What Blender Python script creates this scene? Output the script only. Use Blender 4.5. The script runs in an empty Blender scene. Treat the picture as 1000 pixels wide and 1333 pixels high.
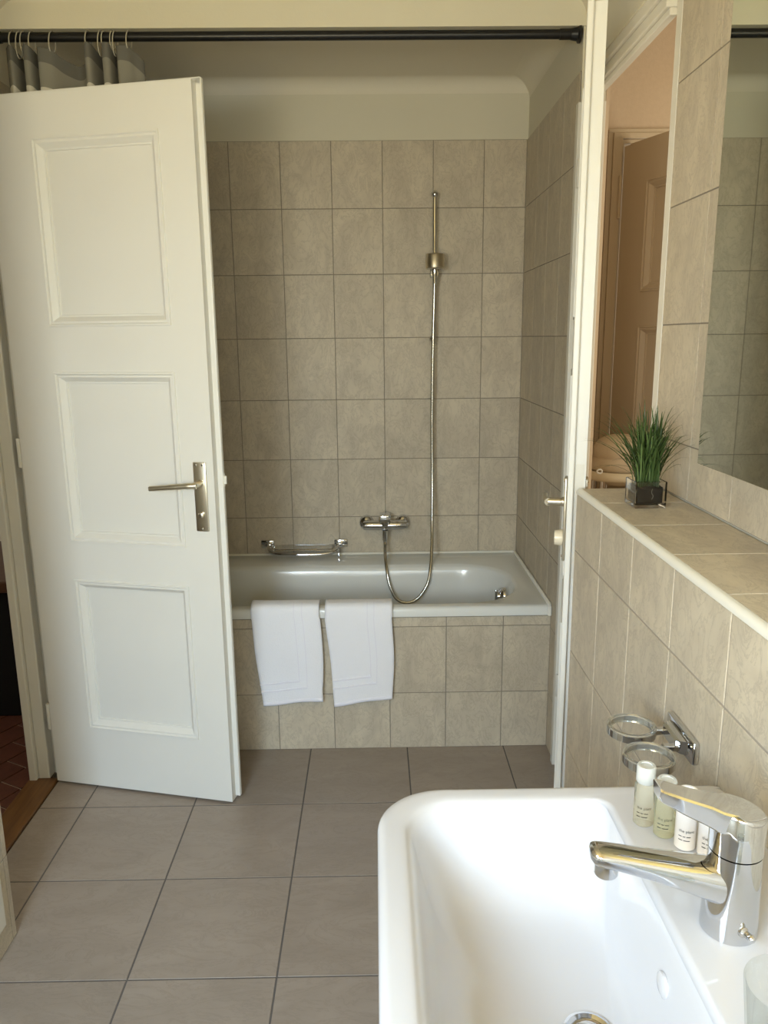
import bpy, bmesh, math, random
from mathutils import Vector, Matrix
random.seed(7)
S = bpy.context.scene
COL = S.collection
PI = math.pi

# ------------------------------------------------------------------ camera
cam_d = bpy.data.cameras.new('camera'); cam = bpy.data.objects.new('camera', cam_d); COL.objects.link(cam)
PITCH, YAW, ROLL = .218931, .0112934, -.0101389
cy_, sy_, cp_, sp_ = math.cos(YAW), math.sin(YAW), math.cos(PITCH), math.sin(PITCH)
F_ = Vector((sy_*cp_, cy_*cp_, -sp_)); R_ = Vector((cy_, -sy_, 0)); U_ = R_.cross(F_)
R2 = math.cos(ROLL)*R_ + math.sin(ROLL)*U_; U2 = -math.sin(ROLL)*R_ + math.cos(ROLL)*U_
cam.matrix_world = Matrix(((R2.x, U2.x, -F_.x, -.444), (R2.y, U2.y, -F_.y, -3.291), (R2.z, U2.z, -F_.z, 1.4556), (0, 0, 0, 1)))
cam_d.sensor_fit = 'HORIZONTAL'; cam_d.sensor_width = 36; cam_d.lens = 36*1.02089
cam_d.clip_start = .02
S.camera = cam

# ------------------------------------------------------------------ world and lights
w = bpy.data.worlds.new('sky'); S.world = w; w.use_nodes = True
w.node_tree.nodes['Background'].inputs[0].default_value = (.75, .88, 1, 1)
w.node_tree.nodes['Background'].inputs[1].default_value = 1.0
def area(name, loc, direction, sx, sy, power, color):
    d = bpy.data.lights.new(name, 'AREA'); d.shape = 'RECTANGLE'; d.size = sx; d.size_y = sy; d.energy = power; d.color = color
    o = bpy.data.objects.new(name, d); COL.objects.link(o); o.location = loc
    o.rotation_euler = Vector(direction).to_track_quat('-Z', 'Z').to_euler()
    return o
# the window in the left wall beside the camera: sky light falls steeply down through it, the sunlit ground outside throws warm light up
area('window_sky_light', (-1.345, -3.85, 1.45), (.32, .36, -.88), 1.0, 1.1, 132, (.56, .77, 1))
area('window_ground_light', (-1.34, -3.85, 1.45), (.32, .42, .85), 1.0, 1.1, 60, (1, .75, .26))
area('rear_fill_cool', (-.35, -5.29, 1.45), (0, .48, -.88), .9, 1.0, 32, (.56, .77, 1))  # cool fill added behind the camera to balance the left window
area('rear_fill_warm', (-.35, -5.28, 1.45), (0, .52, .85), .9, 1.0, 22, (1, .75, .26))  # warm half of the added rear fill
area('bedroom_fill_light', (1.9, -1.6, 1.5), (-1, .25, 0), 1.0, 1.3, 30, (1, .90, .70))  # added fill to brighten the next room; no window is built there
area('hall_fill_light', (-3.1, -.9, 1.6), (1, 0, -.4), .8, 1.0, 9, (1, .92, .82))  # added fill lifting the dark hallway, without any window behind it

S.view_settings.view_transform = 'Standard'; S.view_settings.look = 'None'
S.view_settings.gamma = 1; S.view_settings.use_curve_mapping = False
S.view_settings.exposure = -.13

# ------------------------------------------------------------------ materials
MATS = {}
def newmat(name):
    m = bpy.data.materials.new(name); m.use_nodes = True; MATS[name] = m
    return m, m.node_tree.nodes, m.node_tree.links, m.node_tree.nodes['Principled BSDF']
def mat(name, col, rough=.5, metal=0, noise=None, bump=0, bscale=200, spec=None, trans=0, ior=1.45, coat=0, stretch=(1, 1, 1), alpha=None):
    """noise = (scale, second colour, contrast): mottled colour"""
    m, N, L, b = newmat(name)
    b.inputs['Base Color'].default_value = (*col, 1); b.inputs['Roughness'].default_value = rough
    b.inputs['Metallic'].default_value = metal; b.inputs['IOR'].default_value = ior
    b.inputs['Transmission Weight'].default_value = trans; b.inputs['Coat Weight'].default_value = coat
    if spec is not None: b.inputs['Specular IOR Level'].default_value = spec
    tc = N.new('ShaderNodeTexCoord')
    if noise:
        mp = N.new('ShaderNodeMapping'); mp.inputs['Scale'].default_value = stretch; L.new(tc.outputs['Object'], mp.inputs[0])
        n = N.new('ShaderNodeTexNoise'); n.inputs['Scale'].default_value = noise[0]; n.inputs['Detail'].default_value = 6
        L.new(mp.outputs[0], n.inputs['Vector'])
        r = N.new('ShaderNodeValToRGB'); k = noise[2]
        r.color_ramp.elements[0].position = .5-k; r.color_ramp.elements[1].position = .5+k
        r.color_ramp.elements[0].color = (*noise[1], 1); r.color_ramp.elements[1].color = (*col, 1)
        L.new(n.outputs['Fac'], r.inputs[0]); L.new(r.outputs[0], b.inputs['Base Color'])
    if bump:
        n2 = N.new('ShaderNodeTexNoise'); n2.inputs['Scale'].default_value = bscale; n2.inputs['Detail'].default_value = 3
        L.new(tc.outputs['Object'], n2.inputs['Vector'])
        bp = N.new('ShaderNodeBump'); bp.inputs['Strength'].default_value = bump; bp.inputs['Distance'].default_value = .002
        L.new(n2.outputs['Fac'], bp.inputs['Height']); L.new(bp.outputs[0], b.inputs['Normal'])
    return m
def tilemat(name, base, cloud, vein, rough, stretch, sc=1.0, spec=.5):
    """stoneware tile: soft clouds, thin broken veins, every tile its own cut of the pattern"""
    m, N, L, b = newmat(name)
    tc = N.new('ShaderNodeTexCoord'); oi = N.new('ShaderNodeObjectInfo')
    sc_ = N.new('ShaderNodeVectorMath'); sc_.operation = 'SCALE'; sc_.inputs['Scale'].default_value = 37
    cmb = N.new('ShaderNodeCombineXYZ'); L.new(oi.outputs['Random'], cmb.inputs[0]); L.new(oi.outputs['Random'], cmb.inputs[2])
    L.new(cmb.outputs[0], sc_.inputs[0])
    mp = N.new('ShaderNodeMapping'); mp.inputs['Scale'].default_value = stretch; L.new(tc.outputs['Object'], mp.inputs[0])
    ad = N.new('ShaderNodeVectorMath'); L.new(mp.outputs[0], ad.inputs[0]); L.new(sc_.outputs[0], ad.inputs[1])
    n1 = N.new('ShaderNodeTexNoise'); n1.inputs['Scale'].default_value = 9*sc; n1.inputs['Detail'].default_value = 7; n1.inputs['Roughness'].default_value = .62
    n1.inputs['Distortion'].default_value = .8
    L.new(ad.outputs[0], n1.inputs['Vector'])
    r1 = N.new('ShaderNodeValToRGB'); r1.color_ramp.elements[0].position = .33; r1.color_ramp.elements[1].position = .62
    r1.color_ramp.elements[0].color = (*cloud, 1); r1.color_ramp.elements[1].color = (*base, 1)
    L.new(n1.outputs['Fac'], r1.inputs[0])
    n2 = N.new('ShaderNodeTexNoise'); n2.inputs['Scale'].default_value = 16*sc; n2.inputs['Detail'].default_value = 9; n2.inputs['Roughness'].default_value = .7
    n2.inputs['Distortion'].default_value = 1.6
    L.new(ad.outputs[0], n2.inputs['Vector'])
    r2 = N.new('ShaderNodeValToRGB'); e = r2.color_ramp.elements
    e[0].position = .47; e[0].color = (0, 0, 0, 1); e[1].position = .53; e[1].color = (0, 0, 0, 1)
    x = e.new(.5); x.color = (1, 1, 1, 1)
    L.new(n2.outputs['Fac'], r2.inputs[0])
    ml = N.new('ShaderNodeMath'); ml.operation = 'MULTIPLY'; ml.inputs[1].default_value = .55; L.new(r2.outputs[0], ml.inputs[0])
    mx = N.new('ShaderNodeMix'); mx.data_type = 'RGBA'; L.new(ml.outputs[0], mx.inputs[0]); L.new(r1.outputs[0], mx.inputs[6]); mx.inputs[7].default_value = (*vein, 1)
    hv = N.new('ShaderNodeHueSaturation'); L.new(mx.outputs[2], hv.inputs['Color'])
    mr = N.new('ShaderNodeMapRange'); mr.inputs[3].default_value = .96; mr.inputs[4].default_value = 1.04
    L.new(oi.outputs['Random'], mr.inputs[0]); L.new(mr.outputs[0], hv.inputs['Value'])
    L.new(hv.outputs[0], b.inputs['Base Color'])
    b.inputs['Roughness'].default_value = rough; b.inputs['Specular IOR Level'].default_value = spec
    bp = N.new('ShaderNodeBump'); bp.inputs['Strength'].default_value = .12; bp.inputs['Distance'].default_value = .001
    L.new(n1.outputs['Fac'], bp.inputs['Height']); L.new(bp.outputs[0], b.inputs['Normal'])
    return m
tilemat('wall_tile', (.60, .525, .40), (.485, .42, .322), (.37, .315, .24), .5, (1.3, .7, 1), 1.0, spec=.35)
tilemat('floor_tile', (.33, .275, .225), (.285, .235, .19), (.25, .205, .165), .38, (.7, 1.6, 1), .6)
mat('wall_grout', (.27, .235, .19), .9, bump=.3)
mat('mid_grout', (.36, .31, .25), .9)
mat('light_grout', (.62, .56, .46), .9)
mat('floor_grout', (.13, .115, .105), .9)
mat('plaster', (.70, .66, .53), .8, noise=(3, (.67, .63, .505), .3), bump=.15, bscale=150)
mat('ceiling_paint', (.74, .69, .57), .85, bump=.1, bscale=120)
mat('door_paint', (.80, .79, .74), .38, noise=(5, (.77, .76, .71), .35), bump=.06, bscale=90)
mat('frame_paint', (.76, .735, .66), .4, noise=(6, (.71, .68, .60), .3), bump=.06, bscale=60)
mat('pink_paint', (.66, .53, .39), .85, noise=(60, (.62, .495, .36), .25), bump=.5, bscale=140)
mat('tan_paint', (.60, .50, .36), .5)
mat('ceramic', (.60, .60, .62), .07, spec=.6)
mat('tub_enamel', (.74, .745, .71), .16, spec=.6)
mat('sealant', (.80, .78, .70), .4)
mat('chrome', (.64, .65, .67), .06, 1)
mat('dark_chrome', (.55, .54, .52), .12, 1)
mat('brushed_nickel', (.66, .61, .50), .3, 1, noise=(120, (.62, .57, .46), .3), stretch=(1, 1, .05))
mat('black_metal', (.008, .008, .009), .35)
mat('black_hole', (.01, .01, .01), .8)
mat('mirror_glass', (.80, .84, .78), .015, 1)
mat('glass', (1, 1, 1), .02, trans=1, ior=1.47)
def thin_glass():
    m, N, L, b = newmat('thin_glass')
    out = [n for n in N if n.type == 'OUTPUT_MATERIAL'][0]
    tr = N.new('ShaderNodeBsdfTransparent'); tr.inputs[0].default_value = (.965, .975, .97, 1)
    gl = N.new('ShaderNodeBsdfGlossy'); gl.inputs['Roughness'].default_value = .03; gl.inputs[0].default_value = (.7, .73, .72, 1)
    lw = N.new('ShaderNodeLayerWeight'); pw = N.new('ShaderNodeMath'); pw.operation = 'POWER'; pw.inputs[1].default_value = 2.5; L.new(lw.outputs['Facing'], pw.inputs[0])
    mr = N.new('ShaderNodeMapRange'); mr.inputs[3].default_value = .05; mr.inputs[4].default_value = .38; L.new(pw.outputs[0], mr.inputs[0])
    mx = N.new('ShaderNodeMixShader'); L.new(mr.outputs[0], mx.inputs[0]); L.new(tr.outputs[0], mx.inputs[1]); L.new(gl.outputs[0], mx.inputs[2])
    L.new(mx.outputs[0], out.inputs[0]); N.remove(b)
thin_glass()
mat('clear_plastic', (.96, .97, .93), .06, trans=.92, ior=1.4)
mat('frosted_cap', (.86, .87, .83), .35, trans=.45, ior=1.4)
mat('clear_gel', (.93, .92, .80), .06, trans=.85, ior=1.12)
mat('olive_gel', (.86, .86, .66), .06, trans=.8, ior=1.12)
mat('white_lotion', (.82, .76, .70), .2)
mat('white_cap', (.82, .82, .80), .3)
mat('ink', (.03, .03, .03), .6)
mat('soil', (.014, .011, .009), .95, noise=(60, (.004, .0035, .003), .2), bump=.4, bscale=90, spec=.1)
mat('root', (.25, .22, .17), .8)
mat('grass_leaf', (.062, .105, .026), .42, noise=(14, (.028, .055, .012), .3))
mat('grass_pale', (.13, .19, .06), .45, noise=(14, (.065, .11, .028), .3))
mat('terry', (.93, .93, .97), .95, bump=1, bscale=450)
mat('terry_band', (.88, .87, .93), .85, bump=.25, bscale=900)
mat('wood', (.20, .095, .028), .4, noise=(14, (.10, .042, .012), .3), stretch=(6, .5, 6))
mat('dark_wood', (.11, .045, .02), .45, noise=(14, (.06, .025, .01), .3), stretch=(.5, 6, 6))
mat('black_fabric', (.006, .006, .007), .95)
tilemat('red_tile', (.13, .045, .026), (.095, .032, .018), (.07, .025, .015), .45, (1, 1, 1), 1.2)
mat('hall_grout', (.42, .33, .25), .9)
mat('beige_cloth', (.66, .56, .42), .9, noise=(12, (.60, .50, .37), .3), bump=.6, bscale=260)
mat('cream_enamel', (.74, .66, .50), .25)
mat('oak_floor', (.33, .2, .1), .5)
mat('hose_metal', (.52, .50, .44), .25, 1)
def curtain_mat():
    m, N, L, b = newmat('curtain_cloth')
    tc = N.new('ShaderNodeTexCoord'); sx = N.new('ShaderNodeSeparateXYZ'); uv = N.new('ShaderNodeUVMap')
    L.new(tc.outputs['UV'], sx.inputs[0])
    r = N.new('ShaderNodeValToRGB'); r.color_ramp.interpolation = 'CONSTANT'; e = r.color_ramp.elements
    e[0].position = 0; e[0].color = (.13, .125, .11, 1)
    e[1].position = .020; e[1].color = (.235, .225, .19, 1)
    for p, c in ((.062, (.66, .63, .55)), (.085, (.235, .225, .19)), (.15, (.66, .63, .55)), (.2, (.13, .125, .11)), (.3, (.66, .63, .55)), (.34, (.235, .225, .19)), (.6, (.66, .63, .55)), (.7, (.13, .125, .11))):
        q = e.new(p); q.color = (*c, 1)
    L.new(sx.outputs['Y'], r.inputs[0]); L.new(r.outputs[0], b.inputs['Base Color'])
    b.inputs['Roughness'].default_value = .85
curtain_mat()
# ------------------------------------------------------------------ mesh helpers
def mesh_obj(name, bm, m, parent=None, smooth=False, loc=None, rotz=None):
    me = bpy.data.meshes.new(name)
    bmesh.ops.recalc_face_normals(bm, faces=bm.faces)
    bm.to_mesh(me); bm.free()
    if smooth:
        for p in me.polygons: p.use_smooth = True
        if smooth != 'all': me.set_sharp_from_angle(angle=math.radians(38))
    me.materials.append(MATS[m])
    o = bpy.data.objects.new(name, me); COL.objects.link(o)
    if parent: o.parent = parent
    if loc: o.location = loc
    if rotz: o.rotation_euler.z = rotz
    return o
def tag(o, label, cat, group=None):
    o['label'] = label; o['category'] = cat
    if group: o['group'] = group
    return o
def structure(o, label=None):
    o['kind'] = 'structure'
    if label: o['label'] = label
    return o
def thing(name, label, cat, loc=(0, 0, 0), rotz=0, group=None):
    o = bpy.data.objects.new(name, None); COL.objects.link(o); o.location = loc; o.rotation_euler.z = rotz
    o.empty_display_size = .05
    return tag(o, label, cat, group)
def box(bm, x0, x1, y0, y1, z0, z1, bev=0, seg=2):
    vs = [bm.verts.new((x, y, z)) for x in (x0, x1) for y in (y0, y1) for z in (z0, z1)]
    fs = [bm.faces.new([vs[i] for i in q]) for q in ((0, 1, 3, 2), (4, 6, 7, 5), (0, 4, 5, 1), (2, 3, 7, 6), (0, 2, 6, 4), (1, 5, 7, 3))]
    if bev:
        es = list({e for f in fs for e in f.edges})
        bmesh.ops.bevel(bm, geom=es, offset=bev, segments=seg, profile=.5, affect='EDGES')
    return bm
def boxes(*bs, bev=0):
    bm = bmesh.new()
    for b in bs: box(bm, *b, bev=bev)
    return bm
def loft(bm, rings, cap0=True, cap1=True, closed=True):
    vr = [[bm.verts.new(p) for p in r] for r in rings]
    n = len(vr[0])
    for a, b in zip(vr, vr[1:]):
        for i in range(n if closed else n-1):
            j = (i+1) % n
            bm.faces.new((a[i], a[j], b[j], b[i]))
    if cap0: bm.faces.new(list(reversed(vr[0])))
    if cap1: bm.faces.new(vr[-1])
    return vr
def lathe(prof, c=(0, 0, 0), n=32, axis='Z', bm=None, cap0=True, cap1=True):
    bm = bm or bmesh.new(); rings = []
    for r, h in prof:
        ring = []
        for i in range(n):
            a = 2*PI*i/n; p = (r*math.cos(a), r*math.sin(a), h)
            if axis == 'X': p = (p[2], p[0], p[1])
            if axis == 'Y': p = (p[0], p[2], p[1])
            ring.append((p[0]+c[0], p[1]+c[1], p[2]+c[2]))
        rings.append(ring)
    loft(bm, rings, cap0, cap1)
    return bm
def catmull(pts, k=6):
    pts = [Vector(p) for p in pts]; out = []
    P = [2*pts[0]-pts[1]] + pts + [2*pts[-1]-pts[-2]]
    for i in range(1, len(P)-2):
        a, b, c, d = P[i-1:i+3]
        for j in range(k):
            t = j/k
            out.append(.5*((2*b)+(c-a)*t+(2*a-5*b+4*c-d)*t*t+(3*b-a-3*c+d)*t**3))
    out.append(pts[-1])
    return out
def tube(pts, r, n=10, bm=None, closed=False, k=0):
    bm = bm or bmesh.new()
    if k: pts = catmull(pts, k)
    pts = [Vector(p) for p in pts]; N = len(pts); rings = []
    up = Vector((.13, .21, .97)); prev = None
    for i, p in enumerate(pts):
        if closed: t = pts[(i+1) % N]-pts[i-1]
        else: t = pts[min(i+1, N-1)]-pts[max(i-1, 0)]
        t.normalize()
        a = (prev if prev else t.cross(up)); a = (a - t*a.dot(t)).normalized(); prev = a; b = t.cross(a)
        rr = r[i] if isinstance(r, (list, tuple)) else r
        rings.append([p+rr*(math.cos(2*PI*q/n)*a+math.sin(2*PI*q/n)*b) for q in range(n)])
    if closed: loft(bm, rings+[rings[0]], False, False); bmesh.ops.remove_doubles(bm, verts=bm.verts, dist=1e-6)
    else: loft(bm, rings)
    return bm
def rrect(x0, x1, y0, y1, rs, z, n=8):
    """rounded rectangle ring; rs = radii at (x1,y1),(x0,y1),(x0,y0),(x1,y0)"""
    out = []
    for (cx, cy, a0, r) in ((x1-rs[0], y1-rs[0], 0, rs[0]), (x0+rs[1], y1-rs[1], PI/2, rs[1]), (x0+rs[2], y0+rs[2], PI, rs[2]), (x1-rs[3], y0+rs[3], 1.5*PI, rs[3])):
        for i in range(n+1):
            a = a0+PI/2*i/n; out.append(Vector((cx+r*math.cos(a), cy+r*math.sin(a), z)))
    return out
def smooth_rings(rings, k=3):
    out = []
    n = len(rings[0]); cols = [catmull([r[i] for r in rings], k) for i in range(n)]
    return [[c[j] for c in cols] for j in range(len(cols[0]))]
TILE_MESH = {}
def tile_mesh(wd, ht, th, mname, c=.0005):
    key = (round(wd, 4), round(ht, 4), th, mname, c)
    if key not in TILE_MESH:
        bm = bmesh.new()
        loft(bm, [[(sx*(wd/2-i), sy*(ht/2-i), z) for sx, sy in ((-1, -1), (1, -1), (1, 1), (-1, 1))] for i, z in ((0, -th), (0, -c), (c, 0))])
        bmesh.ops.recalc_face_normals(bm, faces=bm.faces)
        me = bpy.data.meshes.new('tile'); bm.to_mesh(me); bm.free(); me.materials.append(MATS[mname]); TILE_MESH[key] = me
    return TILE_MESH[key]
def tiles(parent, origin, u, v, us, vs, m, gap=.003, th=.004, grout='wall_grout', skip=None, back=.0015, name='tile', cham=.0005):
    """grid of single tiles; origin + u*us + v*vs is the tile face; one grout bed behind"""
    u, v, o0 = Vector(u), Vector(v), Vector(origin); n = u.cross(v)
    rot = Matrix((u, v, n)).transposed().to_4x4()
    for a, b in zip(us, us[1:]):
        for c, d in zip(vs, vs[1:]):
            if skip and skip((a+b)/2, (c+d)/2): continue
            lo, hi = min(a, b), max(a, b); l2, h2 = min(c, d), max(c, d)
            t = bpy.data.objects.new(name, tile_mesh(hi-lo-gap, h2-l2-gap, th, m, cham)); COL.objects.link(t)
            p = o0+u*(lo+hi)/2+v*(l2+h2)/2
            t.matrix_world = Matrix.Translation(p) @ rot; t.parent = parent
    ulo, uhi, vlo, vhi = min(us), max(us), min(vs), max(vs)
    bm = bmesh.new()
    ring = lambda d: [o0+u*a+v*b-n*d for a, b in ((ulo, vlo), (uhi, vlo), (uhi, vhi), (ulo, vhi))]
    loft(bm, [ring(th+.001), ring(back)])
    mesh_obj('grout', bm, grout, parent)
def steps(a, b, s):
    out = [a]; x = a
    while abs(b-x) > abs(s)+1e-4: x += s; out.append(x)
    out.append(b); return out

# ------------------------------------------------------------------ the room shell
XR, XL = .167, -1.533            # bath alcove side walls
H = 2.42                         # ceiling height
rows_back = [.53, .7044, .9544, 1.2044, 1.4544, 1.7044, 1.9544, 2.2044]
rows_full = [0, .2044, .4544] + rows_back[1:]

floor = structure(mesh_obj('floor', boxes((-1.56, .30, -5.3, .1, -.12, -.0045)), 'floor_grout'))
fa = .3489
xs = [-1.53] + [-1.3856+fa*k for k in range(0, 5)] + [.2]
ys = [-5.3] + [-1.0382-fa*k for k in range(12, 0, -1)] + [-1.0382, -.6893]
tiles(floor, (0, 0, 0), (1, 0, 0), (0, 1, 0), xs, ys, 'floor_tile', gap=.0045, grout='floor_grout')

wb = structure(mesh_obj('wall_back', boxes((XL-.1, XR+.1, .0051, .1, 0, 2.6)), 'plaster'))
cols = [XL] + [-.2*k for k in range(7, -1, -1)] + [XR]
tiles(wb, (0, 0, 0), (1, 0, 0), (0, 0, 1), cols, rows_back, 'wall_tile')
wr = structure(mesh_obj('wall_bath_right', boxes((XR+.0051, .245, -.80, .005, 0, 2.6)), 'plaster'))
tiles(wr, (XR, 0, 0), (0, -1, 0), (0, 0, 1), [0, .2134, .4134, .6134, .80], rows_full, 'wall_tile')
wl = structure(mesh_obj('wall_bath_left', boxes((-1.66, XL-.0051, -.80, .005, 0, 2.6)), 'plaster'))
tiles(wl, (XL, 0, 0), (0, 1, 0), (0, 0, 1), [-.80, -.6134, -.4134, -.2134, 0], rows_full, 'wall_tile')
wp = structure(mesh_obj('wall_bath_front', boxes((XL, XR, -.689, -.672, 0, .497)), 'wall_grout'))
tiles(wp, (0, -.695, 0), (1, 0, 0), (0, 0, 1), cols, [0, .2144, .4644, .50], 'wall_tile', th=.005)
# plastered lintel over the bath opening
structure(mesh_obj('wall_bath_lintel', boxes((XL-.1, XR+.06, -.804, -.745, 2.322, 2.6)), 'plaster'))

ceil = structure(mesh_obj('ceiling', boxes((-1.75, .30, -5.3, .1, H, H+.1)), 'ceiling_paint'))
def cove(name, p0, p1, a, b, r, m='plaster'):
    """concave cove along p0-p1; a and b point along the wall (down) and along the ceiling"""
    p0, p1, a, b = Vector(p0), Vector(p1), Vector(a), Vector(b)
    prof = [Vector((0, 0, 0))] + [a*r*(1-math.sin(t))+b*r*(1-math.cos(t)) for t in [PI/2*i/8 for i in range(9)]]
    bm = bmesh.new(); loft(bm, [[p+q for q in prof] for p in (p0, p1)])
    return structure(mesh_obj(name, bm, m, smooth=True))
D = (0, 0, -1)
cove('trim_1', (XR+.006, -.745, H), (XR+.006, .005, H), D, (-1, 0, 0), .075, 'ceiling_paint')
cove('trim_2', (XL-.006, -.745, H), (XL-.006, .005, H), D, (1, 0, 0), .075, 'ceiling_paint')
cove('trim_3', (XL-.006, .005, H), (XR+.006, .005, H), D, (0, -1, 0), .05, 'ceiling_paint')
cove('trim_4', (XL, -.804, H), (XR+.03, -.804, H), D, (0, -1, 0), .03, 'ceiling_paint')
cove('trim_5', (.179, -1.45, H), (.179, -.804, H), D, (-1, 0, 0), .085, 'ceiling_paint')
cove('trim_6', (XL-.012, -1.575, H), (XL-.012, -.804, H), D, (1, 0, 0), .18, 'ceiling_paint')

# right side: ledge, wall above it
ledge = structure(mesh_obj('wall_ledge', boxes((.0281, .218, -5.2, -1.515, 0, 1.105)), 'light_grout'))
fcols = [-1.515] + [-1.7206-.2*k for k in range(0, 18)]
tiles(ledge, (.023, 0, 0), (0, -1, 0), (0, 0, 1), [-c for c in fcols], [0, .213, .463, .713, .963, 1.099], 'wall_tile', grout='mid_grout', gap=.004, cham=.001)
tcols = [-1.515] + [-1.68-.2*k for k in range(0, 18)]
tiles(ledge, (0, 0, 1.11), (1, 0, 0), (0, 1, 0), [.034, .213], list(reversed(tcols)), 'wall_tile', grout='light_grout')
bm = bmesh.new()
prof = [(.034, 1.1105)] + [(.031-.009*math.sin(t), 1.1015+.009*math.cos(t)) for t in [PI/2*i/6 for i in range(7)]] + [(.0222, 1.0985), (.034, 1.0985)]
loft(bm, [[(x, y, z) for x, z in prof] for y in (-1.513, -5.2)])
mesh_obj('edge_trim', bm, 'sealant', ledge, smooth=True)
wru = structure(mesh_obj('wall_right', boxes((.2181, .285, -5.3, -1.435, 0, 2.6)), 'plaster'))
tiles(wru, (.213, 0, 0), (0, -1, 0), (0, 0, 1), [1.468]+[1.68+.2*k for k in range(0, 18)], [1.112, 1.227, 1.477, 1.727, 1.977, 2.227, 2.40], 'wall_tile')

# doorway on the right: casing, lintel and wall over it
structure(mesh_obj('trim_7', boxes((.216, .250, -1.434, -1.425, 0, 2.125), (.2126, .2182, -1.467, -1.4345, 1.11, 2.40), bev=.002), 'frame_paint'))
structure(mesh_obj('trim_8', boxes((.158, .236, -.829, -.801, 0, 2.115), (.222, .236, -.84, -.829, 0, 2.115), bev=.002), 'frame_paint'))
structure(mesh_obj('trim_9', boxes((.198, .216, -1.434, -.801, 2.122, 2.138), (.190, .216, -1.434, -.801, 2.138, 2.165), (.182, .216, -1.434, -.801, 2.165, 2.195), bev=.003), 'frame_paint'))
structure(mesh_obj('wall_door_lintel', boxes((.178, .216, -1.434, -.801, 2.19, 2.6)), 'plaster'))
# room beyond
wf = structure(mesh_obj('wall_bedroom_back', boxes((.245, .455, -.15, -.05, 0, 2.8), (.455, 1.30, -.15, -.05, 2.17, 2.8), (1.30, 2.1, -.15, -.05, 0, 2.8)), 'pink_paint'))
structure(mesh_obj('wall_bedroom_right', boxes((2.05, 2.15, -3.5, -.05, 0, 2.8)), 'pink_paint'))
structure(mesh_obj('wall_bedroom_front', boxes((.285, 2.1, -3.5, -3.4, 0, 2.8)), 'pink_paint'))
structure(mesh_obj('wall_bedroom_left', boxes((.286, .296, -3.4, -1.44, 0, 2.8), (.2165, .226, -1.44, -.84, 2.14, 2.8), (.246, .256, -.80, -.15, 0, 2.8)), 'pink_paint'))
structure(mesh_obj('floor_bedroom', boxes((.245, 2.1, -3.5, -.05, -.1, 0)), 'oak_floor'))
structure(mesh_obj('ceiling_bedroom', boxes((.25, 2.1, -3.5, -.05, 2.62, 2.72)), 'ceiling_paint'))
structure(mesh_obj('wall_bedroom_corridor', boxes((.3, 1.6, .6, .7, 0, 2.8)), 'pink_paint'))
structure(mesh_obj('trim_10', boxes((.437, .455, -.168, -.15, 0, 2.19), (.455, .49, -.176, -.10, 0, 2.17), (.49, .50, -.16, -.10, 0, 2.155),
                                    (.437, 1.2, -.168, -.15, 2.185, 2.20), (.455, 1.2, -.176, -.10, 2.165, 2.185), (.49, 1.2, -.16, -.10, 2.15, 2.165), bev=.002), 'tan_paint'))

# left side
near = structure(mesh_obj('wall_left', boxes((-1.75, -1.3651, -5.3, -4.40, 0, 2.6), (-1.75, -1.3651, -3.40, -1.58, 0, 2.6), (-1.75, -1.3651, -4.40, -3.40, 0, .95), (-1.75, -1.3651, -4.40, -3.40, 2.05, 2.6)), 'plaster'))
tiles(near, (-1.36, 0, 0), (0, 1, 0), (0, 0, 1), [-5.2+.2*k for k in range(19)] + [-1.58], [0, .225, .475, .725, .975, 1.225, 1.475, 1.725, 1.975, 2.225], 'wall_tile', skip=lambda a, b: -4.45 < a < -3.35 and .9 < b < 2.1)
structure(mesh_obj('wall_left_door', boxes((-1.62, -1.545, -1.58, -.80, 2.16, 2.6)), 'plaster'))
# far jamb with its rounded architrave, near jamb, head
structure(mesh_obj('trim_11', boxes((-1.60, -1.562, -.868, -.80, 0, 2.17), (-1.625, -1.60, -.885, -.80, 0, 2.17), (-1.562, -1.545, -.83, -.80, 0, 2.17), bev=.004), 'frame_paint'))
structure(mesh_obj('trim_12', boxes((-1.62, -1.53, -1.58, -1.545, 0, 2.17), bev=.003), 'frame_paint'))
structure(mesh_obj('trim_13', boxes((-1.62, -1.541, -1.545, -.868, 2.145, 2.17), bev=.003), 'frame_paint'))
# painted board fixed to the tiled wall at the left edge
structure(mesh_obj('trim_14', boxes((-1.3605, -1.353, -2.3, -1.636, .072, .226), (-1.3605, -1.356, -2.3, -1.630, .08, .218), bev=.0015), 'frame_paint'))
structure(mesh_obj('threshold', boxes((-1.63, -1.532, -1.56, -.868, -.02, .006), bev=.004), 'wood'))
# hallway beyond
hf = structure(mesh_obj('floor_hall', boxes((-3.4, -1.56, -2.6, 1.0, -.12, -.0105)), 'hall_grout'))
hc, hs = math.cos(math.radians(62)), math.sin(math.radians(62))
hall_tiles = []
def hall_tile_grid():
    c0 = Vector((-1.95, -.75, -.006)); u = Vector((hc, hs, 0)); v = Vector((-hs, hc, 0)); rot = Matrix((u, v, Vector((0, 0, 1)))).transposed().to_4x4()
    for i in range(-5, 6):
        for j in range(-9, 10):
            p = c0+u*(i*.2+(.1 if j % 2 else 0))+v*(j*.1)
            if not (-2.55 < p.x < -1.58 and -1.6 < p.y < .2): continue
            t = bpy.data.objects.new('tile', tile_mesh(.194, .094, .004, 'red_tile')); COL.objects.link(t)
            t.matrix_world = Matrix.Translation(p) @ rot; t.parent = hf
hall_tile_grid()
structure(mesh_obj('wall_hall_back', boxes((-3.4, -1.66, .40, .5, 0, 2.6)), 'frame_paint'))
structure(mesh_obj('baseboard_hall', boxes((-3.4, -1.66, .385, .40, .30, .41), bev=.003), 'dark_wood'))
structure(mesh_obj('wall_hall_far', boxes((-3.4, -3.3, -2.6, .4, 0, 2.6)), 'plaster'))
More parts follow.
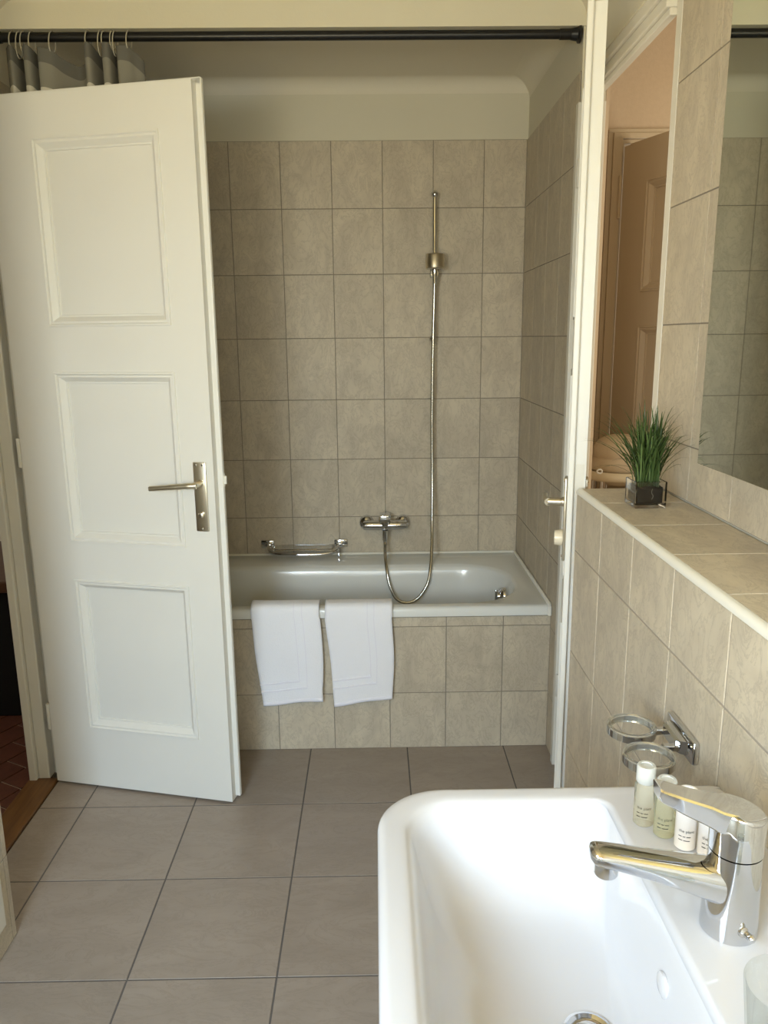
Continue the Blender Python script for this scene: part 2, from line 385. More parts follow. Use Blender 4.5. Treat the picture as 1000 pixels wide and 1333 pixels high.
structure(mesh_obj('wall_hall_front', boxes((-3.4, -1.75, -2.7, -2.6, 0, 2.6)), 'plaster'))
structure(mesh_obj('ceiling_hall', boxes((-3.4, -1.62, -2.7, .5, 2.6, 2.7)), 'ceiling_paint'))
structure(mesh_obj('wall_rear', boxes((-1.75, -.85, -5.4, -5.3, 0, 2.6), (.15, .30, -5.4, -5.3, 0, 2.6), (-.85, .15, -5.4, -5.3, 0, .9), (-.85, .15, -5.4, -5.3, 2.0, 2.6)), 'plaster'))
win2 = structure(mesh_obj('rear_fill_window', boxes((-.85, -.80, -5.36, -5.32, .9, 2.0), (.10, .15, -5.36, -5.32, .9, 2.0), (-.80, .10, -5.36, -5.32, .9, .95), (-.80, .10, -5.36, -5.32, 1.95, 2.0)), 'frame_paint'))  # unseen second window, added to go with the rear fill lights
mesh_obj('pane', boxes((-.80, .10, -5.345, -5.34, .95, 1.95)), 'thin_glass', win2)
win = structure(mesh_obj('window_1', boxes((-1.55, -1.50, -4.40, -4.35, .95, 2.05), (-1.55, -1.50, -3.45, -3.40, .95, 2.05), (-1.55, -1.50, -4.35, -3.45, .95, 1.0), (-1.55, -1.50, -4.35, -3.45, 2.0, 2.05), (-1.55, -1.50, -3.92, -3.88, 1.0, 2.0)), 'frame_paint'))
mesh_obj('pane', boxes((-1.53, -1.525, -4.35, -3.92, 1.0, 2.0)), 'thin_glass', win)
mesh_obj('pane', boxes((-1.53, -1.525, -3.88, -3.45, 1.0, 2.0)), 'thin_glass', win)

# ------------------------------------------------------------------ doors
def rect_loft(bm, x0, x1, z0, z1, prof):
    """picture-frame moulding; prof = [(inset, y)] from the outside in"""
    rings = [[(x0+i, y, z0+i), (x1-i, y, z0+i), (x1-i, y, z1-i), (x0+i, y, z1-i)] for i, y in prof]
    loft(bm, rings, False, False)
def door_leaf(root, W, Wl, Hd, pans, m, face='both'):
    """local frame: hinge at x=0, front face y=0 (towards -y), rebate lip at the back"""
    t, T = .027, .041; px0, px1 = pans[0][0], pans[0][1]
    bs = [(0, px0, 0, T, .008, Hd), (px1, W, 0, T, .008, Hd)]
    zs = [.008] + [z for p in pans for z in (p[2], p[3])] + [Hd]
    for a, b in zip(zs[::2], zs[1::2]): bs.append((px0, px1, 0, T, a, b))
    bm = bmesh.new()
    for b in bs: box(bm, *b)
    bmesh.ops.remove_doubles(bm, verts=bm.verts, dist=1e-5)
    box(bm, W-.004, Wl, t, T, .014, Hd+.012, bev=.003)      # rebate lip on the lock side
    box(bm, 0, Wl-.003, t, T, Hd-.004, Hd+.012)             # and along the head
    mesh_obj('frame', bm, m, root)
    for p in pans:
        mesh_obj('panel', boxes((p[0]+.001, p[1]-.001, .0185, .0265, p[2]+.001, p[3]-.001)), m, root)
        bm = bmesh.new()
        rect_loft(bm, p[0]-.010, p[1]+.010, p[2]-.010, p[3]+.010, [(0, .0002), (.001, -.004), (.006, -.0045), (.009, .0), (.015, -.0005), (.028, .0135), (.033, .014), (.034, .0186)])
        mesh_obj('moulding', bm, m, root)
        bm = bmesh.new()
        rect_loft(bm, p[0]-.006, p[1]+.006, p[2]-.006, p[3]+.006, [(0, T-.0002), (.001, T+.003), (.007, T+.003), (.022, T-.008), (.024, .0264)])
        mesh_obj('moulding', bm, m, root)
def handle_set(root, xp, z, side, dirx, m='brushed_nickel', turn=False):
    """plate, lever and key cylinder on the face y=0 (side -1) or at the back (side +1); dirx: lever direction"""
    f = 0 if side < 0 else .041; s = side
    y = lambda d: f+s*d
    pl = mesh_obj('lock_plate', boxes((xp-.020, xp+.020, min(y(0), y(.007)), max(y(0), y(.007)), z-.145, z+.062), bev=.003), m, root, smooth=True)
    for zz, xx in ((z+.054, -.010), (z+.054, .010), (z-.137, 0)):
        mesh_obj('screw', lathe([(.003, y(.0068)), (.003, y(.0085)), (.001, y(.009))], (xp+xx, 0, zz), 10, 'Y'), 'dark_chrome', pl)
    bm = lathe([(.0115, y(.006)), (.0115, y(.012)), (.0095, y(.014)), (.0095, y(.045))], (xp, 0, z), 20, 'Y')
    tube([(xp-dirx*.006, y(.044), z), (xp+dirx*.02, y(.050), z-.001), (xp+dirx*.07, y(.054), z-.005), (xp+dirx*.135, y(.056), z-.011)], [.0095]*7+[.0088]*6+[.008]*6, 12, bm, k=6)
    mesh_obj('lever', bm, m, root, smooth=True)
    if turn:
        bm = lathe([(.019, y(.006)), (.020, y(.012)), (.018, y(.026)), (.012, y(.028))], (xp, 0, z-.09), 24, 'Y')
        mesh_obj('thumb_turn', bm, 'cream_enamel', root, smooth=True)
    else:
        k = mesh_obj('key_cylinder', lathe([(.009, y(.006)), (.009, y(.016)), (.0075, y(.017))], (xp, 0, z-.095), 18, 'Y'), m, root, smooth=True)
        mesh_obj('key_slot', boxes((xp-.0012, xp+.0012, min(y(.0165), y(.0178)), max(y(.0165), y(.0178)), z-.100, z-.090)), 'black_hole', k)
PANS = [(.150, .520, .225, .715), (.150, .520, .855, 1.355), (.150, .520, 1.505, 1.998)]
d1 = bpy.data.objects.new('door_1', None); COL.objects.link(d1); d1.location = (-1.528, -.889, 0); d1.rotation_euler.z = math.radians(-13.26)
structure(d1, 'white three-panel door standing open in front of the bathtub')
door_leaf(d1, .632, .648, 2.122, PANS, 'door_paint')
handle_set(d1, .590, 1.045, -1, -1); handle_set(d1, .590, 1.045, 1, -1)
mesh_obj('latch', boxes((.648, .6495, .030, .038, 1.03, 1.07), (.6495, .656, .0315, .0365, 1.038, 1.062)), 'sealant', d1)
for z in (.24, 1.12, 1.9):
    mesh_obj('hinge', lathe([(.006, z-.045), (.007, z-.043), (.007, z+.043), (.006, z+.045)], (-.0085, .004, 0), 12), 'frame_paint', d1, smooth=True)
d2 = bpy.data.objects.new('door_2', None); COL.objects.link(d2)
structure(d2, 'white door seen edge-on, standing ajar beside the tiled ledge')
# leaf hinged by the bath wall, free edge towards the camera; its rebate lip is on the bathroom side
d2.location = (.1705, -.832, 0); d2.rotation_euler.z = math.atan2(-.9705, -.2409)
def flip_x_leaf():
    PN = [(.15, .53, .225, .715), (.15, .53, .855, 1.355), (.15, .53, 1.505, 1.998)]
    door_leaf(d2, .655, .670, 2.136, PN, 'door_paint')
    handle_set(d2, .612, 1.06, 1, -1, turn=True); handle_set(d2, .612, 1.06, -1, -1)
    fp = mesh_obj('lock_forend', boxes((.6545, .6562, .004, .024, .88, 1.16)), 'frame_paint', d2)
    for z0, z1 in ((1.045, 1.078), (.958, .995)):
        mesh_obj('bolt', boxes((.656, .6568, .007, .016, z0, z1), (.6566, .6585, .008, .0125, z0+.003, z1-.003)), 'dark_chrome', fp)
    for z in (.3, 1.92):
        mesh_obj('hinge', lathe([(.005, z-.04), (.006, z-.038), (.006, z+.038), (.005, z+.04)], (.004, .046, 0), 12), 'frame_paint', d2, smooth=True)
flip_x_leaf()
def mirror_y(o):
    # the leaf opens the other way round: swap its two faces
    for c in o.children:
        for v in c.data.vertices: v.co.y = .041-v.co.y
        c.data.flip_normals(); mirror_y(c)
mirror_y(d2)
d3 = bpy.data.objects.new('door_3', None); COL.objects.link(d3)
structure(d3, 'tan panelled door ajar in the pink wall of the next room')
d3.location = (.494, -.182, 0); d3.rotation_euler.z = math.atan2(-.213, .086)
door_leaf(d3, .70, .715, 2.135, [(.14, .56, .25, .85), (.14, .56, 1.0, 1.48), (.14, .56, 1.62, 1.99)], 'tan_paint')
mesh_obj('hinge', lathe([(.006, 1.885), (.007, 1.89), (.007, 2.03), (.006, 2.035)], (-.006, -.006, 0), 12), 'tan_paint', d3, smooth=True)

# ------------------------------------------------------------------ bathtub
tub = thing('bathtub', 'white enamel bathtub built in behind a tiled front', 'bathtub', (0, 0, 0))
def tub_shell():
    r0 = lambda x0, x1, y0, y1, r, z: rrect(x0, x1, y0, y1, r, z, 12)
    e = .002; K = (.004,)*4
    outer = [r0(XL+.012, XR-e, -.700, -.006, K, .502), r0(XL+.012, XR-e, -.706, -.006, K, .505), r0(XL+.012, XR-e, -.707, -.006, K, .530), r0(XL+.014, XR-.004, -.702, -.008, K, .537), r0(XL+.02, XR-.012, -.694, -.014, (.01,)*4, .540)]
    rr = (.17, .12, .12, .20)
    inner = [r0(-1.435, .093, -.668, -.168, (.2, .13, .13, .23), .539), r0(-1.425, .083, -.662, -.180, (.2, .12, .12, .23), .532), r0(-1.415, .075, -.656, -.19, (.195, .12, .12, .22), .515),
             r0(-1.385, .045, -.640, -.205, (.185, .12, .12, .21), .42), r0(-1.34, .015, -.625, -.22, (.17, .12, .12, .2), .30), r0(-1.29, -.02, -.605, -.24, (.15, .12, .12, .18), .20),
             r0(-1.23, -.075, -.57, -.275, (.12, .1, .1, .14), .155), r0(-1.1, -.2, -.50, -.34, (.07, .07, .07, .07), .145)]
    bm = bmesh.new()
    loft(bm, outer[:4], False, False)
    loft(bm, [outer[3], outer[4]] + smooth_rings(inner, 3), False, True)
    bmesh.ops.remove_doubles(bm, verts=bm.verts, dist=1e-6)
    return bm
mesh_obj('shell', tub_shell(), 'tub_enamel', tub, smooth=True)
mesh_obj('sealant', tube([(XL+.012, -.0085, .541), (XR-.01, -.0085, .541)], .007, 8), 'sealant', tub, smooth=True)
mesh_obj('sealant', tube([(XR-.008, -.008, .541), (XR-.008, -.700, .541), (XR-.008, -.708, .535), (XR-.008, -.708, .505)], .007, 8), 'sealant', tub, smooth=True)
ov = mesh_obj('overflow_knob', lathe([(.034, .052), (.034, .042), (.030, .036), (.018, .030), (.016, .020), (.008, .018)], (0, -.418, .478), 28, 'X'), 'chrome', tub, smooth=True)
mesh_obj('grip', boxes((.012, .024, -.424, -.412, .452, .504), bev=.003), 'chrome', ov, smooth=True)
mesh_obj('drain', lathe([(.03, .146), (.03, .149), (.02, .151), (.004, .150)], (-.2, -.42, 0), 24), 'chrome', tub, smooth=True)

# ------------------------------------------------------------------ towels over the tub rim
def towel(label, x0, x1, bot0, bot1, lean, band_z, vx0, vx1, seed, edge):
    rnd = random.Random(seed)
    path = [(-.632, .40), (-.634, .47), (-.640, .528), (-.650, .549), (-.668, .556), (-.690, .556), (-.708, .552), (-.7175, .540), (-.720, .515)]
    pp = catmull([(0, a, b) for a, b in path], 3); ntop = len(pp); nd = 22
    ph = [rnd.uniform(0, 6) for _ in range(4)]
    def pos(s, k, off=0.0):
        """s across 0..1, k along rows (0..ntop-1 over the rim, then down)"""
        if k <= ntop-1:
            i = int(k); f = k-i; a = pp[i]; b = pp[min(i+1, ntop-1)]; q = a*(1-f)+b*f
            t2 = (b-a) if i < ntop-1 else (pp[-1]-pp[-2]); n = Vector((0, -t2.z, t2.y)).normalized()
            if n.z < 0 and k > 6: n = -n
            nn = Vector((0, -abs(n.y) if k > 6 else abs(n.y), abs(n.z)))
            x = x0+(x1-x0)*s
            return Vector((x, q.y, q.z))+nn*(off+.0006*math.sin(9*s+ph[0]))
        d = (k-(ntop-1))/nd
        z0 = pp[-1].z; zb = bot0+(bot1-bot0)*s+.004*math.sin(7*s+ph[1])
        z = z0+(zb-z0)*d
        x = x0+(x1-x0)*s + lean*d*(1-s) + edge(d)*s + .002*math.sin(6*d+ph[2])
        y = -.720 - .005*d*math.sin(5.5*s+ph[3]) - .006*d*(1-d)*math.sin(9*s+ph[0]) - .004*d
        return Vector((x, y-off, z))
    def sheet(s0, s1, k0, k1, ns, nk, off, th):
        bm = bmesh.new()
        F = [[bm.verts.new(pos(s0+(s1-s0)*i/ns, k0+(k1-k0)*j/nk, off)) for i in range(ns+1)] for j in range(nk+1)]
        B = [[bm.verts.new(pos(s0+(s1-s0)*i/ns, k0+(k1-k0)*j/nk, off-th)) for i in range(ns+1)] for j in range(nk+1)]
        for j in range(nk):
            for i in range(ns):
                bm.faces.new((F[j][i], F[j][i+1], F[j+1][i+1], F[j+1][i])); bm.faces.new((B[j][i], B[j+1][i], B[j+1][i+1], B[j][i+1]))
            bm.faces.new((F[j][0], F[j+1][0], B[j+1][0], B[j][0])); bm.faces.new((F[j][ns], B[j][ns], B[j+1][ns], F[j+1][ns]))
        for i in range(ns):
            bm.faces.new((F[0][i], B[0][i], B[0][i+1], F[0][i+1])); bm.faces.new((F[nk][i], F[nk][i+1], B[nk][i+1], B[nk][i]))
        return bm
    t = thing('towel', label, 'towel', (0, 0, 0), group='white towels over the tub rim')
    kend = ntop-1+nd
    mesh_obj('cloth', sheet(0, 1, 0, kend, 26, (ntop-1+nd)*2, .004, .007), 'terry', t, smooth='all')
    kb = ntop-1+nd*band_z
    # double woven lines of the border: across near the hem, and up along one side
    for dk in (0, nd*.085): mesh_obj('woven_line', sheet(0.0, vx1 if dk else vx0, kb+dk, kb+dk+.36, 20, 1, .0072, .0035), 'terry_band', t)
    for sx, ke in ((vx0, kb), (vx1, kb+nd*.085)): mesh_obj('woven_line', sheet(sx, sx+.014, 16, ke+.3, 1, 30, .0070, .0035), 'terry_band', t)
    mesh_obj('hem', sheet(0, 1, kend-.9, kend-.02, 26, 2, .0055, .0095), 'terry_band', t, smooth='all')
    return t
towel('white terry towel over the tub rim, nearer the open door', -.878, -.643, .187, .205, .028, .74, .62, .74, 3, lambda d: .010*math.sin(PI*min(1, d*1.15))+.004*d)
towel('white terry towel over the tub rim, under the hanging shower hose', -.622, -.390, .183, .209, .026, .70, .62, .72, 5, lambda d: .003*math.sin(PI*d))

# ------------------------------------------------------------------ bath mixer, hose, rail, soap rack
mx = thing('bath_mixer', 'chrome single-lever bath mixer on the tiled wall above the tub', 'faucet', (-.404, 0, .68))
for x in (-.078, .078):
    mesh_obj('escutcheon', lathe([(.032, -.0005), (.032, -.010), (.026, -.020), (.016, -.024), (.016, -.04)], (x, 0, 0), 28, 'Y'), 'chrome', mx, smooth=True)
bm = lathe([(.017, -.092), (.019, -.086), (.021, -.05), (.022, 0), (.021, .05), (.019, .086), (.017, .092)], (0, -.062, 0), 20, 'X')
for x in (-.078, .078): lathe([(.015, -.02), (.015, -.06)], (x, 0, 0), 16, 'Y', bm)
lathe([(.012, -.02), (.012, -.062), (.0095, -.064), (.0095, -.08)], (0, -.072, 0), 16, 'Z', bm)
mesh_obj('body', bm, 'chrome', mx, smooth=True)
bm = lathe([(.024, -.012), (.026, .0), (.026, .024), (.022, .032)], (0, -.062, .012), 24)
box(bm, -.0225, .0225, -.112, -.045, .022, .052, bev=.004)
mesh_obj('lever', bm, 'chrome', mx, smooth=True)

hs_ = thing('shower_hose', 'metal shower hose hanging from handset down into the tub and up to the mixer', 'hose', (0, 0, 0))
hp = [(-.199, -.079, 1.69), (-.200, -.075, 1.60), (-.203, -.07, 1.45), (-.206, -.064, 1.15), (-.205, -.075, .89), (-.208, -.115, .702), (-.213, -.165, .60), (-.221, -.205, .528), (-.236, -.228, .468), (-.273, -.238, .415), (-.319, -.242, .396), (-.363, -.238, .414), (-.390, -.225, .470), (-.400, -.203, .528), (-.405, -.155, .57), (-.405, -.09, .592), (-.404, -.073, .612)]
mesh_obj('hose', tube(hp, .0068, 12, k=12), 'hose_metal', hs_, smooth=True)
mesh_obj('ferrule', lathe([(.0095, .595), (.0095, .617)], (-.404, -.072, 0), 14), 'chrome', hs_, smooth=True)
mesh_obj('ferrule', lathe([(.0095, 1.66), (.0095, 1.69)], (-.199, -.079, 0), 14), 'chrome', hs_, smooth=True)

rail = thing('shower_rail', 'slim chrome vertical shower rail on the tiled wall', 'shower rail', (-.197, 0, 1.45))
mesh_obj('rod', lathe([(.0085, -.02), (.0085, .55)], (0, -.045, 0), 16), 'chrome', rail, smooth=True)
for z in (.548, -.002):
    bm = bmesh.new(); bmesh.ops.create_uvsphere(bm, u_segments=18, v_segments=12, radius=.0145, matrix=Matrix.Translation((0 if z > 0 else -.006, -.045, z)))
    mesh_obj('end_ball', bm, 'chrome', rail, smooth='all')
    mesh_obj('wall_post', lathe([(.008, -.0005), (.008, -.045)], (0, 0, z), 14, 'Y'), 'chrome', rail, smooth=True)
bm = boxes((-.018, .018, -.062, -.028, .235, .275), bev=.006); lathe([(.012, -.055), (.012, -.08)], (0, 0, .25), 14, 'Y', bm)
mesh_obj('slider', bm, 'dark_chrome', rail, smooth=True)
hsd = thing('hand_shower', 'brushed metal drum-shaped hand shower clipped to the wall rail', 'shower head', (-.199, -.09, 1.70))
mesh_obj('head', lathe([(.033, .0), (.037, .004), (.037, .050), (.034, .056), (.02, .058)], (0, 0, .016), 32), 'brushed_nickel', hsd, smooth=True)
mesh_obj('spray_plate', lathe([(.034, .0165), (.031, .0145), (.004, .014)], (0, 0, 0), 28), 'dark_chrome', hsd, smooth=True)
mesh_obj('neck', lathe([(.0095, -.012), (.012, .0), (.012, .017)], (0, .012, 0), 16), 'dark_chrome', hsd, smooth=True)

rack = thing('soap_rack', 'chrome soap rack with a bowed front bar above the tub', 'rack', (-.752, 0, .59))
for x in (-.158, .158):
    b_ = mesh_obj('wall_mount', boxes((x-.028, x+.028, -.016, -.0005, -.017, .017), bev=.003), 'chrome', rack, smooth=True)
    mesh_obj('arm', boxes((x-(.012 if x > 0 else -.0)-.008, x+(.012 if x < 0 else 0)+.008, -.05, -.015, -.008, .010), bev=.003), 'chrome', b_, smooth=True)
mesh_obj('front_bar', tube([(-.150, -.03, .004), (-.146, -.065, -.004), (-.125, -.10, -.016), (-.07, -.112, -.02), (0, -.115, -.02), (.07, -.112, -.02), (.125, -.10, -.016), (.146, -.065, -.004), (.150, -.03, .004)], .0085, 12, k=6), 'chrome', rack, smooth=True)
mesh_obj('glass_tray', boxes((-.125, .125, -.095, -.018, -.008, -.002), bev=.002), 'glass', rack)
mesh_obj('hook', tube([(.150, -.05, .0), (.150, -.055, -.02), (.150, -.055, -.045)], .004, 8, k=4), 'chrome', rack, smooth=True)

# ------------------------------------------------------------------ curtain rod and curtain
RY, RZ = -.790, 2.3045
rod = thing('curtain_rod', 'black metal shower curtain rod spanning the bath opening', 'curtain rod', (0, RY, RZ))
mesh_obj('tube', lathe([(.0125, XL+.004), (.0125, XR-.05)], (0, 0, 0), 20, 'X'), 'black_metal', rod, smooth=True)
mesh_obj('sleeve', lathe([(.0145, XR-.062), (.0145, XR-.02)], (0, 0, 0), 20, 'X'), 'black_metal', rod, smooth=True)
mesh_obj('end_cap', lathe([(.015, XR-.03), (.018, XR-.012), (.0235, XR-.008), (.0235, XR-.002)], (0, 0, 0), 24, 'X'), 'black_metal', rod, smooth=True)
mesh_obj('end_cap', lathe([(.0235, XL+.002), (.0235, XL+.008), (.018, XL+.014), (.015, XL+.035)], (0, 0, 0), 24, 'X'), 'black_metal', rod, smooth=True)
cur = thing('shower_curtain', 'grey banded shower curtain bunched at the left end of the rod', 'curtain', (0, 0, 0))
ctrl = [(-1.486, -.795, 2.274), (-1.464, -.822, 2.276), (-1.452, -.80, 2.262), (-1.447, -.755, 2.250), (-1.437, -.77, 2.262), (-1.428, -.822, 2.272), (-1.409, -.824, 2.271), (-1.400, -.77, 2.258), (-1.393, -.80, 2.262),
        (-1.385, -.822, 2.270), (-1.352, -.815, 2.264), (-1.325, -.79, 2.246), (-1.290, -.765, 2.236), (-1.262, -.79, 2.244), (-1.253, -.826, 2.275), (-1.236, -.828, 2.277), (-1.224, -.78, 2.262), (-1.217, -.755, 2.256), (-1.208, -.80, 2.266),
        (-1.203, -.826, 2.277), (-1.183, -.826, 2.276), (-1.174, -.765, 2.256), (-1.168, -.80, 2.262), (-1.160, -.824, 2.272), (-1.133, -.815, 2.272), (-1.118, -.80, 2.262), (-1.098, -.785, 2.244), (-1.101, -.762, 2.238)]
cp = catmull(ctrl, 5)
def curtain():
    bm = bmesh.new(); uvl = bm.loops.layers.uv.new('UVMap'); nz = 24; zb = .60
    rows = []; cx = sum(p.x for p in cp)/len(cp)
    for j in range(nz+1):
        f = (j/nz)**2
        rows.append([bm.verts.new((p.x, RY+(p.y-RY)*(1+.15*f)+.004*math.sin(p.x*60+f*5)*f, p.z+(zb-p.z)*f)) for p in cp])
    for j in range(nz):
        for i in range(len(cp)-1):
            fc = bm.faces.new((rows[j][i], rows[j][i+1], rows[j+1][i+1], rows[j+1][i]))
            for l, jj in zip(fc.loops, (j, j, j+1, j+1)): l[uvl].uv = (i/len(cp), (jj/nz)**2)
    return bm
o = mesh_obj('cloth', curtain(), 'curtain_cloth', cur, smooth='all')
md = o.modifiers.new('thickness', 'SOLIDIFY'); md.thickness = .0015
mat('hook_plastic', (.62, .58, .47), .2, trans=.3)
for x, zt in ((-1.464, 2.268), (-1.446, 2.245), (-1.433, 2.26), (-1.409, 2.262), (-1.352, 2.255), (-1.249, 2.268), (-1.214, 2.25), (-1.203, 2.268), (-1.179, 2.266), (-1.172, 2.25), (-1.133, 2.262)):
    r = (2.320-zt)/2; c = (2.320+zt)/2
    pts = [(x+.002*math.sin(a), RY+.020*math.sin(a)-(.014*(1-math.cos(a))/2), c+r*math.cos(a)) for a in [2*PI*i/20 for i in range(20)]]
    mesh_obj('curtain_ring', tube(pts, .0018, 6, closed=True), 'hook_plastic', cur, smooth='all')

# ------------------------------------------------------------------ mirror cabinet
mir = thing('mirror_cabinet', 'shallow wall cabinet with a frameless mirror front above the tiled ledge', 'mirror', (.213, -2.45, 1.227))
mesh_obj('body', boxes((-.0665, -.0005, -.60, .560, .001, .93), bev=.001), 'sealant', mir)
mesh_obj('mirror_door', boxes((-.0705, -.0667, -.602, .562, 0, .931), bev=.0006), 'mirror_glass', mir)

# ------------------------------------------------------------------ plant on the ledge
pl = thing('potted_plant', 'green grass plant in a square clear glass vase on the ledge', 'plant', (.116, -1.705, 1.11), 0)
VS, VH = .032, .055
bm = bmesh.new()
sq = lambda h, z: [(-h, -h, z), (h, -h, z), (h, h, z), (-h, h, z)]
loft(bm, [sq(VS-.003, 0), sq(VS, .002), sq(VS, VH-.001), sq(VS-.001, VH), sq(VS-.0025, VH), sq(VS-.003, VH-.001), sq(VS-.003, .009), sq(VS-.005, .008)])
mesh_obj('vase', bm, 'glass', pl)
bm = bmesh.new(); box(bm, -.0265, .0265, -.0265, .0265, .0095, .041, bev=.003)
bmesh.ops.subdivide_edges(bm, edges=bm.edges, cuts=3, use_grid_fill=True)
for v in bm.verts:
    if v.co.z > .039: v.co.z += random.uniform(-.002, .004)
so = mesh_obj('soil', bm, 'soil', pl, smooth='all')
mesh_obj('root', tube([(.004, -.0267, .040), (.002, -.0272, .032), (.006, -.0272, .025), (.003, -.0272, .018)], .0006, 5, k=4), 'root', so)
def blade(az, reach, height, droop, x0, y0, wdt, mname, kink=0):
    n = 9; P = []
    for i in range(n+1):
        t = i/n
        r = reach*(t**1.35)
        z = .040 + height*(1-(1-t)**1.5) - droop*t**3
        if kink and t > kink:
            q = (t-kink)/(1-kink); r = reach*(kink**1.35)+q*reach*.1; z = .040+height*(1-(1-kink)**1.5)-droop*kink**3 - q*.035
        P.append(Vector((x0+r*math.cos(az), y0+r*math.sin(az), z)))
    bm = bmesh.new(); sd = Vector((-math.sin(az), math.cos(az), 0)); rows = []
    for i, p in enumerate(P):
        t = i/n; hw = wdt*(.6+.8*t if t < .4 else .92*(1-((t-.4)/.6)**2)+.03)
        tg = (P[min(i+1, n)]-P[max(i-1, 0)]).normalized(); nn = sd.cross(tg)
        rows.append([bm.verts.new(p+sd*hw), bm.verts.new(p+nn*hw*.4), bm.verts.new(p-sd*hw)])
    for a, b in zip(rows, rows[1:]):
        for i in range(2): bm.faces.new((a[i], a[i+1], b[i+1], b[i]))
    me = bpy.data.meshes.new('blade'); bm.to_mesh(me); bm.free(); me.materials.append(MATS[mname])
    for p in me.polygons: p.use_smooth = True
    o = bpy.data.objects.new('blade', me); COL.objects.link(o); o.parent = pl
rz = 0
for i in range(250):
    az = random.uniform(0, 2*PI); q = random.random()**.75
    reach = .008+.108*q; h = random.uniform(.10, .175)*(1-.28*q)
    if reach > .05 and math.cos(az-rz) > .55: reach *= .82
    if math.cos(az) < -.2: reach *= 1.25 if math.sin(az) > .55 else .62
    if math.sin(az) < -.1: reach *= .62
    blade(az, reach, h, random.uniform(0, .035)*q, random.uniform(-.02, .02), random.uniform(-.02, .02), random.uniform(.0014, .0026), 'grass_leaf' if random.random() < .72 else 'grass_pale')
# the few long strays of the photograph (world direction minus the pot's turn)
for waz, rc, h, dr, kk in ((176, .118, .072, .040, 0), (172, .112, .068, .036, 0), (130, .135, .115, .01, 0), (128, .13, .130, .0, 0), (134, .14, .10, .015, 0), (124, .125, .14, 0, 0), (-14, .080, .095, 0, .8), (-20, .078, .060, 0, .75), (-9, .082, .072, 0, .72), (6, .085, .135, 0, .88), (130, .095, .150, 0, 0), (125, .08, .165, 0, 0), (30, .055, .165, 0, 0), (80, .02, .178, 0, 0), (100, .03, .172, 0, 0), (-10, .065, .16, 0, 0), (20, .08, .15, 0, 0)):
    blade(math.radians(waz)+rz, rc, h, dr, random.uniform(-.015, .015), random.uniform(-.015, .015), .0015, 'grass_leaf', kk)

# ------------------------------------------------------------------ washbasin
WX0, WX1, WY0, WY1, WZ = -.4465, .0215, -2.895, -2.318, .85
sink = thing('washbasin', 'white ceramic washbasin mounted under the tiled ledge', 'sink', (0, 0, 0))
def basin():
    o = lambda ins, z, r=.085: rrect(WX0+ins, WX1, WY0+ins, WY1-ins, (.012, r, r, .012), z, 12)
    g = lambda x0, x1, y0, y1, r, z: rrect(x0, x1, y0, y1, r, z, 12)
    rings = [o(.10, .66), o(.05, .70), o(.012, .775), o(.001, .825), o(0, .838), o(.002, .8455), o(.008, .8495), o(.016, .850),
             g(-.4155, -.132, -2.866, -2.345, (.03, .07, .07, .03), .8492), g(-.409, -.138, -2.860, -2.352, (.03, .065, .065, .03), .846), g(-.402, -.144, -2.853, -2.359, (.032, .062, .062, .032), .836),
             g(-.392, -.150, -2.842, -2.372, (.035, .06, .06, .035), .80), g(-.375, -.157, -2.82, -2.392, (.04, .06, .06, .04), .755), g(-.352, -.166, -2.785, -2.42, (.045, .06, .06, .045), .727),
             g(-.315, -.178, -2.72, -2.475, (.05, .05, .05, .05), .715), g(-.247, -.187, -2.610, -2.550, (.0299,)*4, .708), g(-.242, -.192, -2.605, -2.555, (.0249,)*4, .706), g(-.240, -.194, -2.603, -2.557, (.0229,)*4, .69)]
    bm = bmesh.new(); loft(bm, smooth_rings(rings, 3), True, True)
    return bm
mesh_obj('bowl', basin(), 'ceramic', sink, smooth='all')
dr = mesh_obj('drain', lathe([(.0285, .7085), (.0285, .7105), (.025, .7115), (.021, .7095), (.019, .702), (.003, .700)], (-.217, -2.580, 0), 32), 'chrome', sink, smooth=True)
mesh_obj('plug', lathe([(.017, .702), (.018, .708), (.014, .7125), (.003, .7145)], (-.217, -2.580, 0), 28), 'dark_chrome', dr, smooth=True)
mesh_obj('overflow_hole', lathe([(.013, -.144), (.013, -.147), (.010, -.1485), (.002, -.149)], (-.0055, -2.605, .795), 24, 'X'), 'ceramic', sink, smooth=True)

# ------------------------------------------------------------------ basin tap
fz = .850
tap = thing('basin_tap', 'chrome single-lever mixer tap on the white washbasin', 'faucet', (-.080, -2.588, fz))
bm = lathe([(.0285, 0), (.0285, .004), (.0275, .03), (.0265, .07), (.0262, .092)], (0, 0, 0), 40)
mesh_obj('body', bm, 'chrome', tap, smooth=True)
def spout():
    rings = []
    # stations along -x: (x, z centre, half width, half height)
    for x, zc, hw, hh in ((.010, .048, .022, .022), (-.015, .055, .022, .022), (-.045, .064, .0195, .018), (-.085, .075, .0165, .0135), (-.120, .084, .0150, .0110), (-.138, .088, .0145, .0100), (-.146, .0895, .0125, .0085), (-.1495, .090, .006, .004)):
        rings.append([Vector((x, hw*math.copysign(abs(math.cos(a))**.75, math.cos(a)), zc+hh*math.copysign(abs(math.sin(a))**.75, math.sin(a)))) for a in [2*PI*i/28 for i in range(28)]])
    bm = bmesh.new(); loft(bm, smooth_rings(rings, 3), True, True)
    return bm
mesh_obj('spout', spout(), 'chrome', tap, smooth='all')
mesh_obj('aerator', lathe([(.0115, .0), (.0125, .002), (.0125, .016)], (-.132, 0, .066), 24), 'chrome', tap, smooth=True)
